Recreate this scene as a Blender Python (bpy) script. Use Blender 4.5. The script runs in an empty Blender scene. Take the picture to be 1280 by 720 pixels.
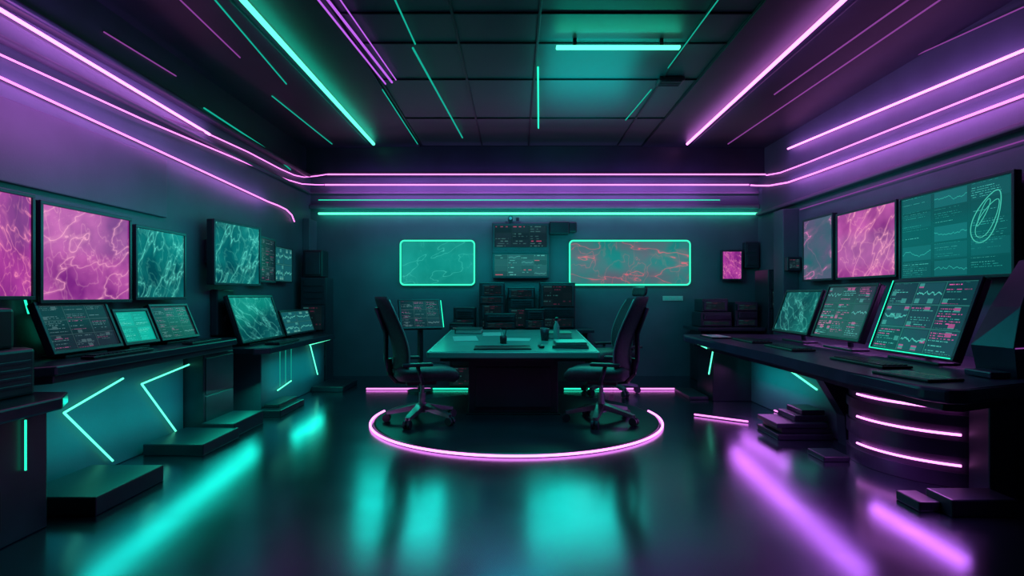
import bpy, bmesh, math, random
from mathutils import Vector, Matrix
random.seed(7)
F=720.0; CX=645.0; CY=370.0; H=1.5
XL=-3.85; XR=4.54; YB=10.8; ZC=4.25
def W(px,py,d): return Vector(((px-CX)/F*d, d, H-(py-CY)/F*d))
def OL(px,py,X=XL+.03): return W(px,py,X*F/(px-CX))       # point on a plane parallel to side walls
def OB(px,py,Y=YB-.03): return W(px,py,Y)
def OC(px,py,Z=ZC-.03): return W(px,py,(Z-H)*F/(CY-py))
def OF(px,py,Z=.012): return W(px,py,(H-Z)*F/(py-CY))

scene=bpy.context.scene
scene.view_settings.view_transform='Standard'
COL=scene.collection
# ------------------------------------------------------------ materials
def newmat(name):
    m=bpy.data.materials.new(name); m.use_nodes=True
    nt=m.node_tree; nt.nodes.clear()
    out=nt.nodes.new('ShaderNodeOutputMaterial')
    return m,nt,out
def pbr(name,col,rough=.5,metal=0.,var=.25,scale=6.,bump=.0,spec=.5,bscale=60.):
    m,nt,out=newmat(name)
    b=nt.nodes.new('ShaderNodeBsdfPrincipled')
    tc=nt.nodes.new('ShaderNodeTexCoord')
    n=nt.nodes.new('ShaderNodeTexNoise'); n.inputs['Scale'].default_value=scale; n.inputs['Detail'].default_value=4
    nt.links.new(tc.outputs['Object'],n.inputs['Vector'])
    r=nt.nodes.new('ShaderNodeValToRGB')
    r.color_ramp.elements[0].color=(*[c*(1-var) for c in col],1)
    r.color_ramp.elements[1].color=(*[c*(1+var) for c in col],1)
    r.color_ramp.elements[0].position=.3; r.color_ramp.elements[1].position=.7
    nt.links.new(n.outputs['Fac'],r.inputs['Fac']); nt.links.new(r.outputs['Color'],b.inputs['Base Color'])
    b.inputs['Roughness'].default_value=rough; b.inputs['Metallic'].default_value=metal
    b.inputs['Specular IOR Level'].default_value=spec
    if bump>0:
        n2=nt.nodes.new('ShaderNodeTexNoise'); n2.inputs['Scale'].default_value=bscale
        nt.links.new(tc.outputs['Object'],n2.inputs['Vector'])
        bp=nt.nodes.new('ShaderNodeBump'); bp.inputs['Strength'].default_value=bump; bp.inputs['Distance'].default_value=.01
        nt.links.new(n2.outputs['Fac'],bp.inputs['Height']); nt.links.new(bp.outputs['Normal'],b.inputs['Normal'])
    nt.links.new(b.outputs[0],out.inputs[0])
    return m
def emis(name,col,s):
    m,nt,out=newmat(name)
    e=nt.nodes.new('ShaderNodeEmission'); e.inputs['Color'].default_value=(*col,1); e.inputs['Strength'].default_value=s
    nt.links.new(e.outputs[0],out.inputs[0]); return m
class G:
    def __init__(s,nt): s.nt=nt
    def m(s,op,a,b=None,c=None,clamp=False):
        n=s.nt.nodes.new('ShaderNodeMath'); n.operation=op; n.use_clamp=clamp
        for i,v in enumerate((a,b,c)):
            if v is None: continue
            if isinstance(v,(int,float)): n.inputs[i].default_value=v
            else: s.nt.links.new(v,n.inputs[i])
        return n.outputs[0]
    def comb(s,x,y,z=0.):
        n=s.nt.nodes.new('ShaderNodeCombineXYZ')
        for i,v in enumerate((x,y,z)):
            if isinstance(v,(int,float)): n.inputs[i].default_value=v
            else: s.nt.links.new(v,n.inputs[i])
        return n.outputs[0]
    def noise(s,vec,scale,detail=2,dist=0.):
        n=s.nt.nodes.new('ShaderNodeTexNoise'); n.inputs['Scale'].default_value=scale
        n.inputs['Detail'].default_value=detail; n.inputs['Distortion'].default_value=dist
        s.nt.links.new(vec,n.inputs['Vector']); return n.outputs['Fac']
    def white(s,vec):
        n=s.nt.nodes.new('ShaderNodeTexWhiteNoise'); n.noise_dimensions='3D'
        s.nt.links.new(vec,n.inputs['Vector']); return n.outputs['Value']
    def mix(s,f,a,b):
        n=s.nt.nodes.new('ShaderNodeMix'); n.data_type='RGBA'
        if isinstance(f,(int,float)): n.inputs[0].default_value=f
        else: s.nt.links.new(f,n.inputs[0])
        for i,v in ((6,a),(7,b)):
            if isinstance(v,tuple): n.inputs[i].default_value=(*v,1)
            else: s.nt.links.new(v,n.inputs[i])
        return n.outputs[2]
def screen_shader(nt,out,colsock,s):
    e=nt.nodes.new('ShaderNodeEmission'); e.inputs['Strength'].default_value=s
    nt.links.new(colsock,e.inputs['Color'])
    g=nt.nodes.new('ShaderNodeBsdfPrincipled'); g.inputs['Base Color'].default_value=(.003,.004,.006,1); g.inputs['Roughness'].default_value=.2
    g.inputs['Specular IOR Level'].default_value=.15
    a=nt.nodes.new('ShaderNodeAddShader')
    nt.links.new(e.outputs[0],a.inputs[0]); nt.links.new(g.outputs[0],a.inputs[1]); nt.links.new(a.outputs[0],out.inputs[0])
def vein(name,bg1,bg2,vc,s=1.,sc=2.2,seed=0.,w=.010,asp=1.4,glow=.18,ang=.5,fine=.15):
    m,nt,out=newmat(name); g=G(nt)
    uv=nt.nodes.new('ShaderNodeTexCoord').outputs['UV']
    sp=nt.nodes.new('ShaderNodeSeparateXYZ'); nt.links.new(uv,sp.inputs[0])
    x=g.m('MULTIPLY',sp.outputs[0],asp); y=sp.outputs[1]
    a=g.m('ADD',g.m('MULTIPLY',x,math.cos(ang)),g.m('MULTIPLY',y,math.sin(ang)))
    b=g.m('SUBTRACT',g.m('MULTIPLY',y,math.cos(ang)),g.m('MULTIPLY',x,math.sin(ang)))
    v=g.comb(g.m('MULTIPLY',a,.55),g.m('MULTIPLY',b,1.3),seed)
    v2=g.comb(g.m('MULTIPLY',a,1.2),g.m('MULTIPLY',b,.7),seed+7)
    f1=g.noise(v,sc,3,.15); f2=g.noise(v2,sc*1.3,3,.2); f3=g.noise(g.comb(x,y,seed+2),1.6,3,0); f4=g.noise(v,sc*3.2,3,.2)
    def ridge(f,w,p=1.4): return g.m('POWER',g.m('SUBTRACT',1,g.m('DIVIDE',g.m('ABSOLUTE',g.m('SUBTRACT',f,.5)),w),clamp=True),p)
    msk=g.m('MULTIPLY_ADD',f3,4.,-1.6,clamp=True)
    r=g.m('ADD',ridge(f1,w),g.m('MULTIPLY',ridge(f2,w*.8),g.m('MULTIPLY',msk,.7)),clamp=True)
    r=g.m('ADD',r,g.m('MULTIPLY',ridge(f4,w*1.2),g.m('MULTIPLY',msk,fine)),clamp=True)
    gl=g.m('ADD',ridge(f1,w*8,2.),g.m('MULTIPLY',ridge(f2,w*6,2.),.5),clamp=True)
    bg=g.mix(g.m('MULTIPLY_ADD',f3,2.6,-.85,clamp=True),bg1,bg2)
    bg=g.mix(g.m('MULTIPLY',gl,glow),bg,vc)
    c=g.mix(g.m('MULTIPLY',r,.85),bg,vc)
    screen_shader(nt,out,c,s); return m
def ui(name,bg,c1,c2,s=1.,rows=16,cols=3,seed=0.,dens=.5,asp=1.4,graph=.75,edgef=.2,cvn=None,thick=(.35,.72),hue_t=.72,blocks=.0,gw=.035):
    m,nt,out=newmat(name); g=G(nt)
    cvn=cvn or max(2,cols)
    uv=nt.nodes.new('ShaderNodeTexCoord').outputs['UV']
    sp=nt.nodes.new('ShaderNodeSeparateXYZ'); nt.links.new(uv,sp.inputs[0])
    u,v=sp.outputs[0],sp.outputs[1]
    cu=g.m('FLOOR',g.m('MULTIPLY',u,cols)); cv=g.m('FLOOR',g.m('MULTIPLY',v,cvn))
    cell=g.comb(cu,cv,seed); cw=g.white(cell)
    fu=g.m('FRACT',g.m('MULTIPLY',u,cols)); fv=g.m('FRACT',g.m('MULTIPLY',v,cvn))
    def inside(f,a): return g.m('MULTIPLY',g.m('GREATER_THAN',f,a),g.m('LESS_THAN',f,1-a))
    ins=g.m('MULTIPLY',inside(fu,.05),inside(fv,.06))
    row=g.m('FLOOR',g.m('MULTIPLY',v,rows)); fr=g.m('FRACT',g.m('MULTIPLY',v,rows))
    words=g.noise(g.comb(g.m('MULTIPLY',u,rows*1.1),g.m('MULTIPLY',row,7.3),seed),2.,0)
    rl=g.white(g.comb(row,cu,seed+3))
    txt=g.m('MULTIPLY',g.m('GREATER_THAN',words,.47),g.m('MULTIPLY',g.m('GREATER_THAN',fr,thick[0]),g.m('LESS_THAN',fr,thick[1])))
    txt=g.m('MULTIPLY',g.m('MULTIPLY',txt,ins),g.m('GREATER_THAN',rl,1-dens))
    left=g.m('LESS_THAN',fu,g.m('MULTIPLY_ADD',rl,.6,.3)); txt=g.m('MULTIPLY',txt,left)
    gr=g.noise(g.comb(g.m('MULTIPLY',u,9.),cv,seed+9),1.5,4)
    line=g.m('LESS_THAN',g.m('ABSOLUTE',g.m('SUBTRACT',fv,gr)),gw)
    isg=g.m('GREATER_THAN',cw,graph)
    line=g.m('MULTIPLY',g.m('MULTIPLY',line,isg),ins)
    txt=g.m('MULTIPLY',txt,g.m('SUBTRACT',1,isg))
    hue=g.white(g.comb(cu,row,seed+5)); br=g.white(g.comb(row,cu,seed+6))
    col=g.mix(g.m('GREATER_THAN',hue,hue_t),c1,c2)
    bgc=g.mix(g.m('MULTIPLY',ins,g.m('MULTIPLY',cw,.8)),bg,tuple(min(1,b*2.0+.003) for b in bg))
    edge=g.m('SUBTRACT',1,g.m('MULTIPLY',inside(fu,.02),inside(fv,.03)))
    c=g.mix(g.m('MULTIPLY',edge,edgef),bgc,c1)
    if blocks>0:
        bu=g.m('MULTIPLY',u,cols*4); bv=g.m('MULTIPLY',v,cvn*3)
        bw=g.white(g.comb(g.m('FLOOR',bu),g.m('FLOOR',bv),seed+11))
        bi=g.m('MULTIPLY',inside(g.m('FRACT',bu),.10),inside(g.m('FRACT',bv),.2))
        bm_=g.m('MULTIPLY',g.m('MULTIPLY',bi,ins),g.m('GREATER_THAN',bw,1-blocks))
        c=g.mix(g.m('MULTIPLY',bm_,.45),c,col); txt=g.m('MULTIPLY',txt,g.m('SUBTRACT',1,bm_))
    c=g.mix(g.m('MULTIPLY',txt,g.m('MULTIPLY_ADD',br,.6,.4)),c,col); c=g.mix(line,c,c1)
    screen_shader(nt,out,c,s); return m

M_wall=pbr('wall_paint',(.055,.085,.12),.5,0,.12,2.,.1)
M_wallp=pbr('wall_cladding',(.085,.075,.125),.5,0,.12,2.,.1)
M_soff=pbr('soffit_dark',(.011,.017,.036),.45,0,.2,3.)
M_black=pbr('black_plastic',(.008,.013,.022),.36,0,.2,8.)
M_dark=pbr('dark_panel',(.020,.030,.048),.38,.1,.2,5.)
M_grey=pbr('graphite_metal',(.038,.052,.074),.35,.5,.2,9.)
M_desk=pbr('desk_top_laminate',(.024,.036,.058),.28,.2,.2,4.)
M_deskr=pbr('desk_top_violet_grey',(.06,.036,.09),.3,.2,.2,4.)
M_violet=pbr('console_violet_shell',(.035,.024,.06),.32,.2,.2,4.)
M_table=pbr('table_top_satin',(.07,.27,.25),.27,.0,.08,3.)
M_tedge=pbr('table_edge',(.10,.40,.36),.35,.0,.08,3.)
M_fab=pbr('chair_fabric',(.022,.042,.055),.5,0,.3,40.,.3,.5,200.)
M_chrome=pbr('chair_metal',(.22,.27,.32),.28,.7,.1,9.)
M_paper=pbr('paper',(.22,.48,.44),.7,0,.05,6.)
M_step=pbr('plinth_paint',(.014,.019,.035),.38,.1,.2,4.)
M_white=pbr('switch_plastic',(.35,.45,.45),.4,0,.05,6.)
M_ceilbar=pbr('ceiling_rail',(.006,.014,.022),.4,.4,.2,5.)
N_teal=emis('neon_teal',(.02,1.,.55),1.4); N_teald=emis('neon_teal_dim',(.01,.6,.42),.7)
N_tealb=emis('neon_teal_bright',(.10,1.,.56),1.9)
N_pink=emis('neon_pink',(.95,.22,.85),2.2); N_pinkd=emis('neon_pink_dim',(.40,.09,.50),.6)
N_pinkb=emis('neon_pink_bright',(1.,.25,.88),3.0)
N_pur=emis('neon_purple',(.5,.12,.80),1.1)
S_pink=vein('screen_pink_network',(.20,.015,.22),(.60,.12,.46),(1.,.40,.62),1.,2.3,1.,.006,1.4,.35,.4,.25)
S_pink2=vein('screen_pink_map',(.18,.01,.20),(.46,.05,.36),(1.,.28,.50),1.,2.5,5.,.006,1.4,.35,-.5,.25)
S_pinkr=vein('screen_pink_branching',(.24,.02,.22),(.62,.12,.46),(1.,.36,.55),1.,2.0,14.,.006,1.2,.35,.9,.25)
S_teal=vein('screen_teal_network',(.0,.05,.07),(.005,.20,.19),(.12,.75,.62),1.,2.2,2.,.007,1.4,.28,.9)
S_teal2=vein('screen_teal_map',(.0,.04,.055),(.005,.12,.12),(.08,.52,.45),1.,2.2,8.,.007,1.4,.28,-.8)
S_mix=vein('screen_teal_pink_map',(.01,.12,.14),(.14,.07,.19),(.75,.20,.50),1.,1.8,13.,.007,.6,.2)
S_back=vein('screen_teal_chart',(.004,.24,.20),(.01,.32,.27),(.06,.65,.52),1.,1.5,4.,.005,1.8,.08,.3,.0)
S_back2=vein('screen_teal_red_chart',(.01,.20,.19),(.10,.12,.16),(.75,.13,.18),1.,1.3,6.,.005,2.6,.14,-.2,.0)
U_dark=ui('screen_dark_interface',(.003,.009,.016),(.10,.18,.20),(.35,.07,.20),1.,26,3,1.,.6,graph=.9,blocks=.08)
U_dark2=ui('screen_dark_interface_panels',(.003,.009,.016),(.10,.18,.20),(.30,.08,.22),1.,24,3,31.,.6,graph=.85,blocks=.10)
U_teal=ui('screen_teal_interface',(.003,.055,.065),(.08,.42,.36),(.22,.6,.5),1.,24,2,2.,.7,blocks=.15)
U_wide=ui('screen_wide_teal_interface',(.002,.075,.08),(.02,.32,.28),(.06,.5,.43),1.,40,3,12.,.55,graph=.55,edgef=.03,cvn=5,thick=(.4,.66),gw=.025)
U_tealb=ui('screen_bright_teal_interface',(.0,.26,.20),(.04,.70,.54),(.15,.8,.65),1.,22,2,4.,.7,graph=.9)
U_mix=ui('screen_mixed_interface',(.004,.040,.052),(.07,.50,.43),(.75,.10,.42),1.,30,3,7.,.75,graph=.7,blocks=.14,hue_t=.66,gw=.025)
U_mix2=ui('screen_mixed_interface_panels',(.012,.020,.035),(.10,.38,.38),(.75,.12,.42),1.,26,3,47.,.75,graph=.75,blocks=.18,hue_t=.5,edgef=.08,gw=.025)
U_rack=ui('rack_panel_interface',(.002,.006,.008),(.014,.07,.07),(.06,.012,.03),1.,7,3,9.,.35,graph=2.,edgef=.03)

def ceil_mat():
    m,nt,out=newmat('ceiling_tiles'); g=G(nt)
    b=nt.nodes.new('ShaderNodeBsdfPrincipled'); b.inputs['Roughness'].default_value=.42
    o=nt.nodes.new('ShaderNodeTexCoord').outputs['Object']
    n=g.noise(o,1.3,3); c=g.mix(n,(.022,.040,.055),(.036,.056,.072))
    nt.links.new(c,b.inputs['Base Color']); nt.links.new(b.outputs[0],out.inputs[0]); return m
M_ceil=ceil_mat()
def floor_mat():
    m,nt,out=newmat('polished_dark_floor'); g=G(nt)
    b=nt.nodes.new('ShaderNodeBsdfPrincipled')
    o=nt.nodes.new('ShaderNodeTexCoord').outputs['Object']
    n=g.noise(o,.9,3); c=g.mix(n,(.10,.13,.22),(.13,.165,.27))
    nt.links.new(c,b.inputs['Base Color'])
    b.inputs['Metallic'].default_value=.95
    r=g.m('MULTIPLY_ADD',g.noise(o,2.,3),.09,.155); nt.links.new(r,b.inputs['Roughness'])
    nt.links.new(b.outputs[0],out.inputs[0]); return m
M_floor=floor_mat()

# ------------------------------------------------------------ mesh builder
class MB:
    def __init__(s,T=None):
        s.bm=bmesh.new(); s.T=T or Matrix.Identity(4); s.uv=s.bm.loops.layers.uv.new('UVMap')
    def _tf(s,vs,R=None):
        M=s.T@R if R is not None else s.T
        for v in vs: v.co=M@v.co
    def box(s,c,size,bev=0.,R=None,seg=2):
        r=bmesh.ops.create_cube(s.bm,size=1.); vs=r['verts']
        for v in vs: v.co=Vector((v.co.x*size[0],v.co.y*size[1],v.co.z*size[2]))
        if bev>0:
            es=list({e for v in vs for e in v.link_edges})
            rr=bmesh.ops.bevel(s.bm,geom=es,offset=min(bev,min(size)*.45),segments=seg,affect='EDGES',profile=.5)
            vs=list({v for f in rr['faces'] for v in f.verts}|{v for v in vs if v.is_valid})
        Mx=Matrix.Translation(Vector(c))
        if R is not None: Mx=Mx@R
        s._tf(vs,Mx); return s
    def bb(s,a,b,bev=0.):
        a=Vector(a);b=Vector(b); return s.box((a+b)/2,[abs(x) for x in (b-a)],bev)
    def rings(s,rs,cap=True,closed_path=False):
        L=[[s.bm.verts.new(s.T@Vector(p)) for p in r] for r in rs]
        n=len(L[0]); k=len(L)
        for i in range(k if closed_path else k-1):
            A=L[i];Bq=L[(i+1)%k]
            for j in range(n):
                try: s.bm.faces.new((A[j],A[(j+1)%n],Bq[(j+1)%n],Bq[j]))
                except: pass
        if cap and not closed_path:
            s.bm.faces.new(L[0][::-1]); s.bm.faces.new(L[-1])
        return s
    def cyl(s,p0,p1,r0,r1=None,n=16):
        p0=Vector(p0);p1=Vector(p1); r1=r0 if r1 is None else r1
        t=(p1-p0).normalized(); ref=Vector((0,0,1)) if abs(t.z)<.9 else Vector((1,0,0))
        a=t.cross(ref).normalized(); b=t.cross(a)
        return s.rings([[p+ (a*math.cos(2*math.pi*i/n)+b*math.sin(2*math.pi*i/n))*r for i in range(n)] for p,r in ((p0,r0),(p1,r1))])
    def tube(s,pts,r,closed=False,n=8):
        pts=[Vector(p) for p in pts]; k=len(pts); rs=[]; pa=None
        for i,p in enumerate(pts):
            if closed: t=(pts[(i+1)%k]-pts[i-1])
            else: t=(pts[min(i+1,k-1)]-pts[max(i-1,0)])
            t.normalize()
            if pa is None:
                ref=Vector((0,0,1)) if abs(t.z)<.9 else Vector((1,0,0)); a=t.cross(ref).normalized()
            else: a=(pa-t*pa.dot(t)).normalized()
            pa=a; b=t.cross(a)
            rs.append([p+(a*math.cos(2*math.pi*j/n)+b*math.sin(2*math.pi*j/n))*r for j in range(n)])
        return s.rings(rs,True,closed)
    def prism(s,poly,z0,z1,bev=0.):
        vb=[s.bm.verts.new(Vector((x,y,z0))) for x,y in poly]; vt=[s.bm.verts.new(Vector((x,y,z1))) for x,y in poly]
        n=len(poly); fs=[s.bm.faces.new(vb[::-1]),s.bm.faces.new(vt)]
        for i in range(n): fs.append(s.bm.faces.new((vb[i],vb[(i+1)%n],vt[(i+1)%n],vt[i])))
        vs=vb+vt
        if bev>0:
            es=list({e for f in fs for e in f.edges})
            rr=bmesh.ops.bevel(s.bm,geom=es,offset=bev,segments=2,affect='EDGES',profile=.5)
            vs=list({v for f in rr['faces'] for v in f.verts}|{v for v in vs if v.is_valid})
        s._tf(vs); return s
    def quad(s,pts):
        vs=[s.bm.verts.new(s.T@Vector(p)) for p in pts]; f=s.bm.faces.new(vs)
        for l,uv in zip(f.loops,((0,0),(1,0),(1,1),(0,1))): l[s.uv].uv=uv
        return s
MI={}
def thing(name,label,cat,M,group=None):
    e=bpy.data.objects.new(name,None); e.empty_display_size=.1
    if isinstance(M,(tuple,Vector)): M=Matrix.Translation(Vector(M))
    e.matrix_world=M; COL.objects.link(e); MI[e]=M.inverted()
    e['label']=label; e['category']=cat
    if group: e['group']=group
    return e
def fin(mb,name,mat,parent=None,local=False,label=None,cat=None,group=None,kind=None,smooth=False,origin=None):
    bmesh.ops.recalc_face_normals(mb.bm,faces=mb.bm.faces[:]) if name!='screen' else None
    me=bpy.data.meshes.new(name); mb.bm.to_mesh(me); mb.bm.free()
    if smooth:
        for p in me.polygons: p.use_smooth=True
    ob=bpy.data.objects.new(name,me); COL.objects.link(ob); me.materials.append(mat)
    if parent is not None:
        if not local: me.transform(MI[parent])
        ob.parent=parent; MI[ob]=MI[parent]
    elif kind!='structure':
        vs=[v.co for v in me.vertices]
        lo=Vector([min(v[i] for v in vs) for i in range(3)]); hi=Vector([max(v[i] for v in vs) for i in range(3)])
        o=Vector(((lo.x+hi.x)/2,(lo.y+hi.y)/2,lo.z)); me.transform(Matrix.Translation(-o)); ob.location=o
    if label: ob['label']=label
    if cat: ob['category']=cat
    if group: ob['group']=group
    if kind: ob['kind']=kind
    return ob
def struct(name,a,b,mat,bev=0.,label=None,cat='structure'):
    mb=MB(); mb.bb(a,b,bev); return fin(mb,name,mat,kind='structure',label=label or name.replace('_',' '),cat=cat)

# ------------------------------------------------------------ room shell
struct('floor',(XL-.2,-2,-.1),(XR+.2,YB+.2,0),M_floor,label='polished dark navy floor with blurred neon reflections',cat='floor')
struct('ceiling',(XL-.2,-2,ZC),(XR+.2,YB+.2,ZC+.1),M_ceil,label='dark panelled ceiling washed with teal light',cat='ceiling')
struct('wall_left',(XL-.1,-2,0),(XL,YB+.1,ZC),M_wall,label='dark teal-grey side wall with monitors',cat='wall')
struct('wall_right',(XR,-2,0),(XR+.1,YB+.1,ZC),M_wall,label='dark teal and purple side wall with monitors',cat='wall')
struct('wall_back',(XL,YB,0),(XR,YB+.1,ZC),M_wall,label='dark teal end wall below neon strips',cat='wall')
struct('wall_front',(XL,-2.1,0),(XR,-2,ZC),M_wall,label='plain dark wall opposite the displays',cat='wall')
tn=[0]
def trim(a,b,mat,bev=.01,label='dark trim',cat='trim'):
    tn[0]+=1; return struct('trim_%d'%tn[0],a,b,mat,bev,label,cat)
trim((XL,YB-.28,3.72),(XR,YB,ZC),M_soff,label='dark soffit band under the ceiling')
trim((XL,3.0,2.35),(XL+.05,6.28,2.98),M_wallp,label='raised purple-lit wall cladding panel')
trim((XR-.25,9.25,0),(XR,9.6,2.9),M_wall,label='shallow wall pier')
trim((XL,10.4,0),(XL+.12,YB,2.9),M_wall,label='shallow wall pier')
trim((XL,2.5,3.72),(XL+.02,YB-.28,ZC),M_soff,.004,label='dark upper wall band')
trim((XL,YB-.06,3.40),(XR,YB,3.45),M_wallp,.015,label='slim moulding across the end wall')
trim((XL,YB-.10,3.12),(XR,YB,3.20),M_wallp,.02,label='slim moulding across the end wall')
trim((XL,2.5,3.38),(XL+.07,YB-.1,3.43),M_wallp,.02,label='slim moulding along the side wall')
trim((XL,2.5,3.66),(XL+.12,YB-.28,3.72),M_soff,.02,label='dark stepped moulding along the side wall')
trim((XR-.10,2.5,2.98),(XR,YB-.1,3.04),M_wallp,.02,label='slim moulding along the side wall')
for py in (20,57,102,150):
    y=OC(672,py).y; trim((-2.5,y-.014,ZC-.016),(3.0,y+.014,ZC),M_ceilbar,.004,'thin dark ceiling rail')
for x in (-1.72,-.62,.23,1.85,2.3):
    trim((x-.014,4.6,ZC-.018),(x+.014,10.5,ZC),M_ceilbar,.004,'thin dark ceiling rail')
trim((XL,2.5,ZC-.05),(-2.62,10.5,ZC),M_soff,.006,'dark smooth ceiling side panel')
trim((3.12,2.5,ZC-.05),(XR,10.5,ZC),M_soff,.006,'dark smooth ceiling side panel')
trim((-2.62,2.5,ZC-.03),(-1.75,10.5,ZC),M_soff,.006,'dark smooth ceiling side panel')
trim((2.3,2.5,ZC-.03),(3.12,10.5,ZC),M_soff,.006,'dark smooth ceiling side panel')
e=thing('ceiling_vent','small dark rectangular vent fixed on the ceiling','vent',(1.95,7.3,ZC-.03))
mb=MB(); mb.box((0,0,0),(.32,.22,.05),.01); fin(mb,'frame',M_black,e,True)
mb=MB(); [mb.box((0,-.08+i*.04,-.03),(.26,.015,.012)) for i in range(5)]; fin(mb,'louvre',M_grey,e,True)

# ------------------------------------------------------------ neon strips
def strip(pts,r,mat,label,name='neon_light_strip',group=None,closed=False):
    mb=MB(); mb.tube(pts,r,closed); return fin(mb,name,mat,label=label,cat='light strip',group=group,smooth=True)
CG='neon strips along the ceiling'; WG='neon strips along the walls'
def cstrip(x0,y0,x1,y1,r,mat,lab): strip([OC(x0,y0,ZC-.055),OC(x1,y1,ZC-.055)],r,mat,lab,group=CG)
cstrip(290,-15,467,180,.028,N_tealb,'thick bright teal neon tube running along the ceiling')
cstrip(1071,-15,859,180,.022,N_pinkb,'thick bright pink neon tube running along the ceiling')
cstrip(1197,-15,910,180,.009,N_pinkd,'thin violet neon line on the ceiling')
cstrip(1156,-15,968,118,.009,N_pinkd,'thin violet neon line on the ceiling')
cstrip(386,-15,482,105,.010,N_pur,'thin purple neon line on the ceiling')
cstrip(398,-15,490,103,.013,N_pur,'thin purple neon line on the ceiling')
cstrip(415,-15,495,100,.007,N_pur,'thin purple neon line on the ceiling')
cstrip(516,60,578,172,.012,N_teald,'thin teal neon line on the ceiling')
cstrip(487,-15,519,55,.009,N_teald,'thin teal neon line on the ceiling')
cstrip(256,-15,358,105,.008,N_teald,'thin teal neon line on the ceiling')
cstrip(340,120,415,180,.008,N_teald,'thin teal neon line on the ceiling')
cstrip(478,112,522,180,.008,N_teald,'thin teal neon line on the ceiling')
cstrip(814,112,782,150,.008,N_teald,'thin teal neon line on the ceiling')
cstrip(905,-10,835,85,.006,N_teald,'thin teal neon line on the ceiling')
cstrip(672.5,84,673,160,.011,N_teal,'short teal neon tube along a ceiling rail')
cstrip(217,-8,300,72,.007,N_pinkd,'thin violet neon line on the ceiling')
a=OC(695,59,ZC-.09); b=OC(850,59,ZC-.09)
e=thing('ceiling_light_bar','bright teal rectangular ceiling light bar','ceiling light',(a+b)/2)
for x in (a.x+.2,b.x-.2):
    mb=MB(); mb.bb((x-.02,a.y-.02,a.z+.012),(x+.02,a.y+.02,ZC),.005); fin(mb,'hanger',M_grey,e)
mb=MB(); mb.bb((a.x,a.y-.035,a.z-.02),(b.x,a.y+.035,a.z+.012),.01); fin(mb,'tube',N_tealb,e)
L=lambda x,y:OL(x,y,XL+.035)
strip([L(-40,-12),L(262,168)],.016,N_pinkb,'bright pink neon tube high on the side wall',group=WG)
strip([L(200,145),L(258,166)],.007,N_pinkd,'thin violet neon line on the side wall',group=WG)
strip([L(264,169),L(310,190),L(350,211),L(368,219),L(380,221.5),OB(396,220,YB-.22),OB(408,218,YB-.32)],.009,N_pink,'pink neon tube curving round the room corner',group=WG)
strip([L(-40,50),L(180,150),L(330,213),L(360,225),L(378,230),OB(396,231,YB-.10),OB(405,231,YB-.04)],.009,N_pink,'slim pink neon tube curving round the corner',group=WG)
strip([L(-40,78),L(180,180),L(335,252),L(348,257),L(358,262),L(365,269),L(368,277)],.011,N_pink,'pink neon tube bending down at its end',group=WG)
strip([L(255,135),L(330,184),L(363,212)],.010,N_teald,'thin teal neon line high on the side wall',group=WG)
strip([L(130,40),L(220,95)],.007,N_pinkd,'thin violet neon line high on the side wall',group=WG)
strip([OB(409,218,YB-.32),OB(968,218,YB-.32)],.013,N_pink,'long pink neon tube under the soffit',group=WG)
strip([OB(406,231),OB(936,231)],.014,N_pink,'long pink neon tube across the end wall',group=WG)
strip([OB(398,250,YB-.11),OB(900,250,YB-.11)],.006,N_teal,'hair-thin pale neon line across the end wall',group=WG)
strip([OB(398,267),OB(948,267)],.020,N_tealb,'long teal neon tube across the end wall',group=WG)
R=lambda x,y:OL(x,y,XR-.035)
strip([R(985,186),R(1310,50)],.016,N_pinkb,'bright pink neon tube high on the side wall',group=WG)
strip([R(958,219),R(975,216),R(1010,203),R(1310,84)],.011,N_pink,'pink neon tube curving from the room corner',group=WG)
strip([OB(938,231.5,YB-.04),OB(945,232,YB-.10),R(962,232),R(985,228),R(1020,216),R(1310,108)],.014,N_pink,'pink neon tube curving round the corner along the side wall',group=WG)
strip([R(1000,262),R(1310,166)],.006,N_pinkd,'thin violet neon line low on the side wall',group=WG)
strip([R(1050,112),R(1310,-5)],.007,N_pinkd,'thin violet neon line high on the side wall',group=WG)
strip([R(1080,225),R(1310,150)],.005,N_pinkd,'thin violet neon line on the side wall',group=WG)
FG='neon strips set on the floor'
strip([OF(458,486,.02),OF(538,486,.02)],.013,N_pink,'pink neon line set along the floor',group=FG)
strip([OF(752,486,.02),OF(850,486,.02)],.013,N_pink,'pink neon line set along the floor',group=FG)
strip([OF(868,518,.02),OF(935,527,.02)],.011,N_pink,'short pink neon line set in the floor',group=FG)
strip([OF(968,513,.02),OF(992,521,.02)],.010,N_pink,'short pink neon line set in the floor',group=FG)
strip([OF(541,486,.02),OF(585,486,.02)],.012,N_teal,'short teal neon line set in the floor',group=FG)
strip([OF(705,486,.02),OF(749,486,.02)],.012,N_teal,'short teal neon line set in the floor',group=FG)
strip([OL(48,398,-3.80),OL(61,428,-3.80)],.010,N_teal,'short slanted teal neon on the side wall',group=WG)
strip([OL(30,370,-3.80),OL(36,392,-3.80)],.008,N_teal,'short slanted teal neon on the side wall',group=WG)

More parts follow.
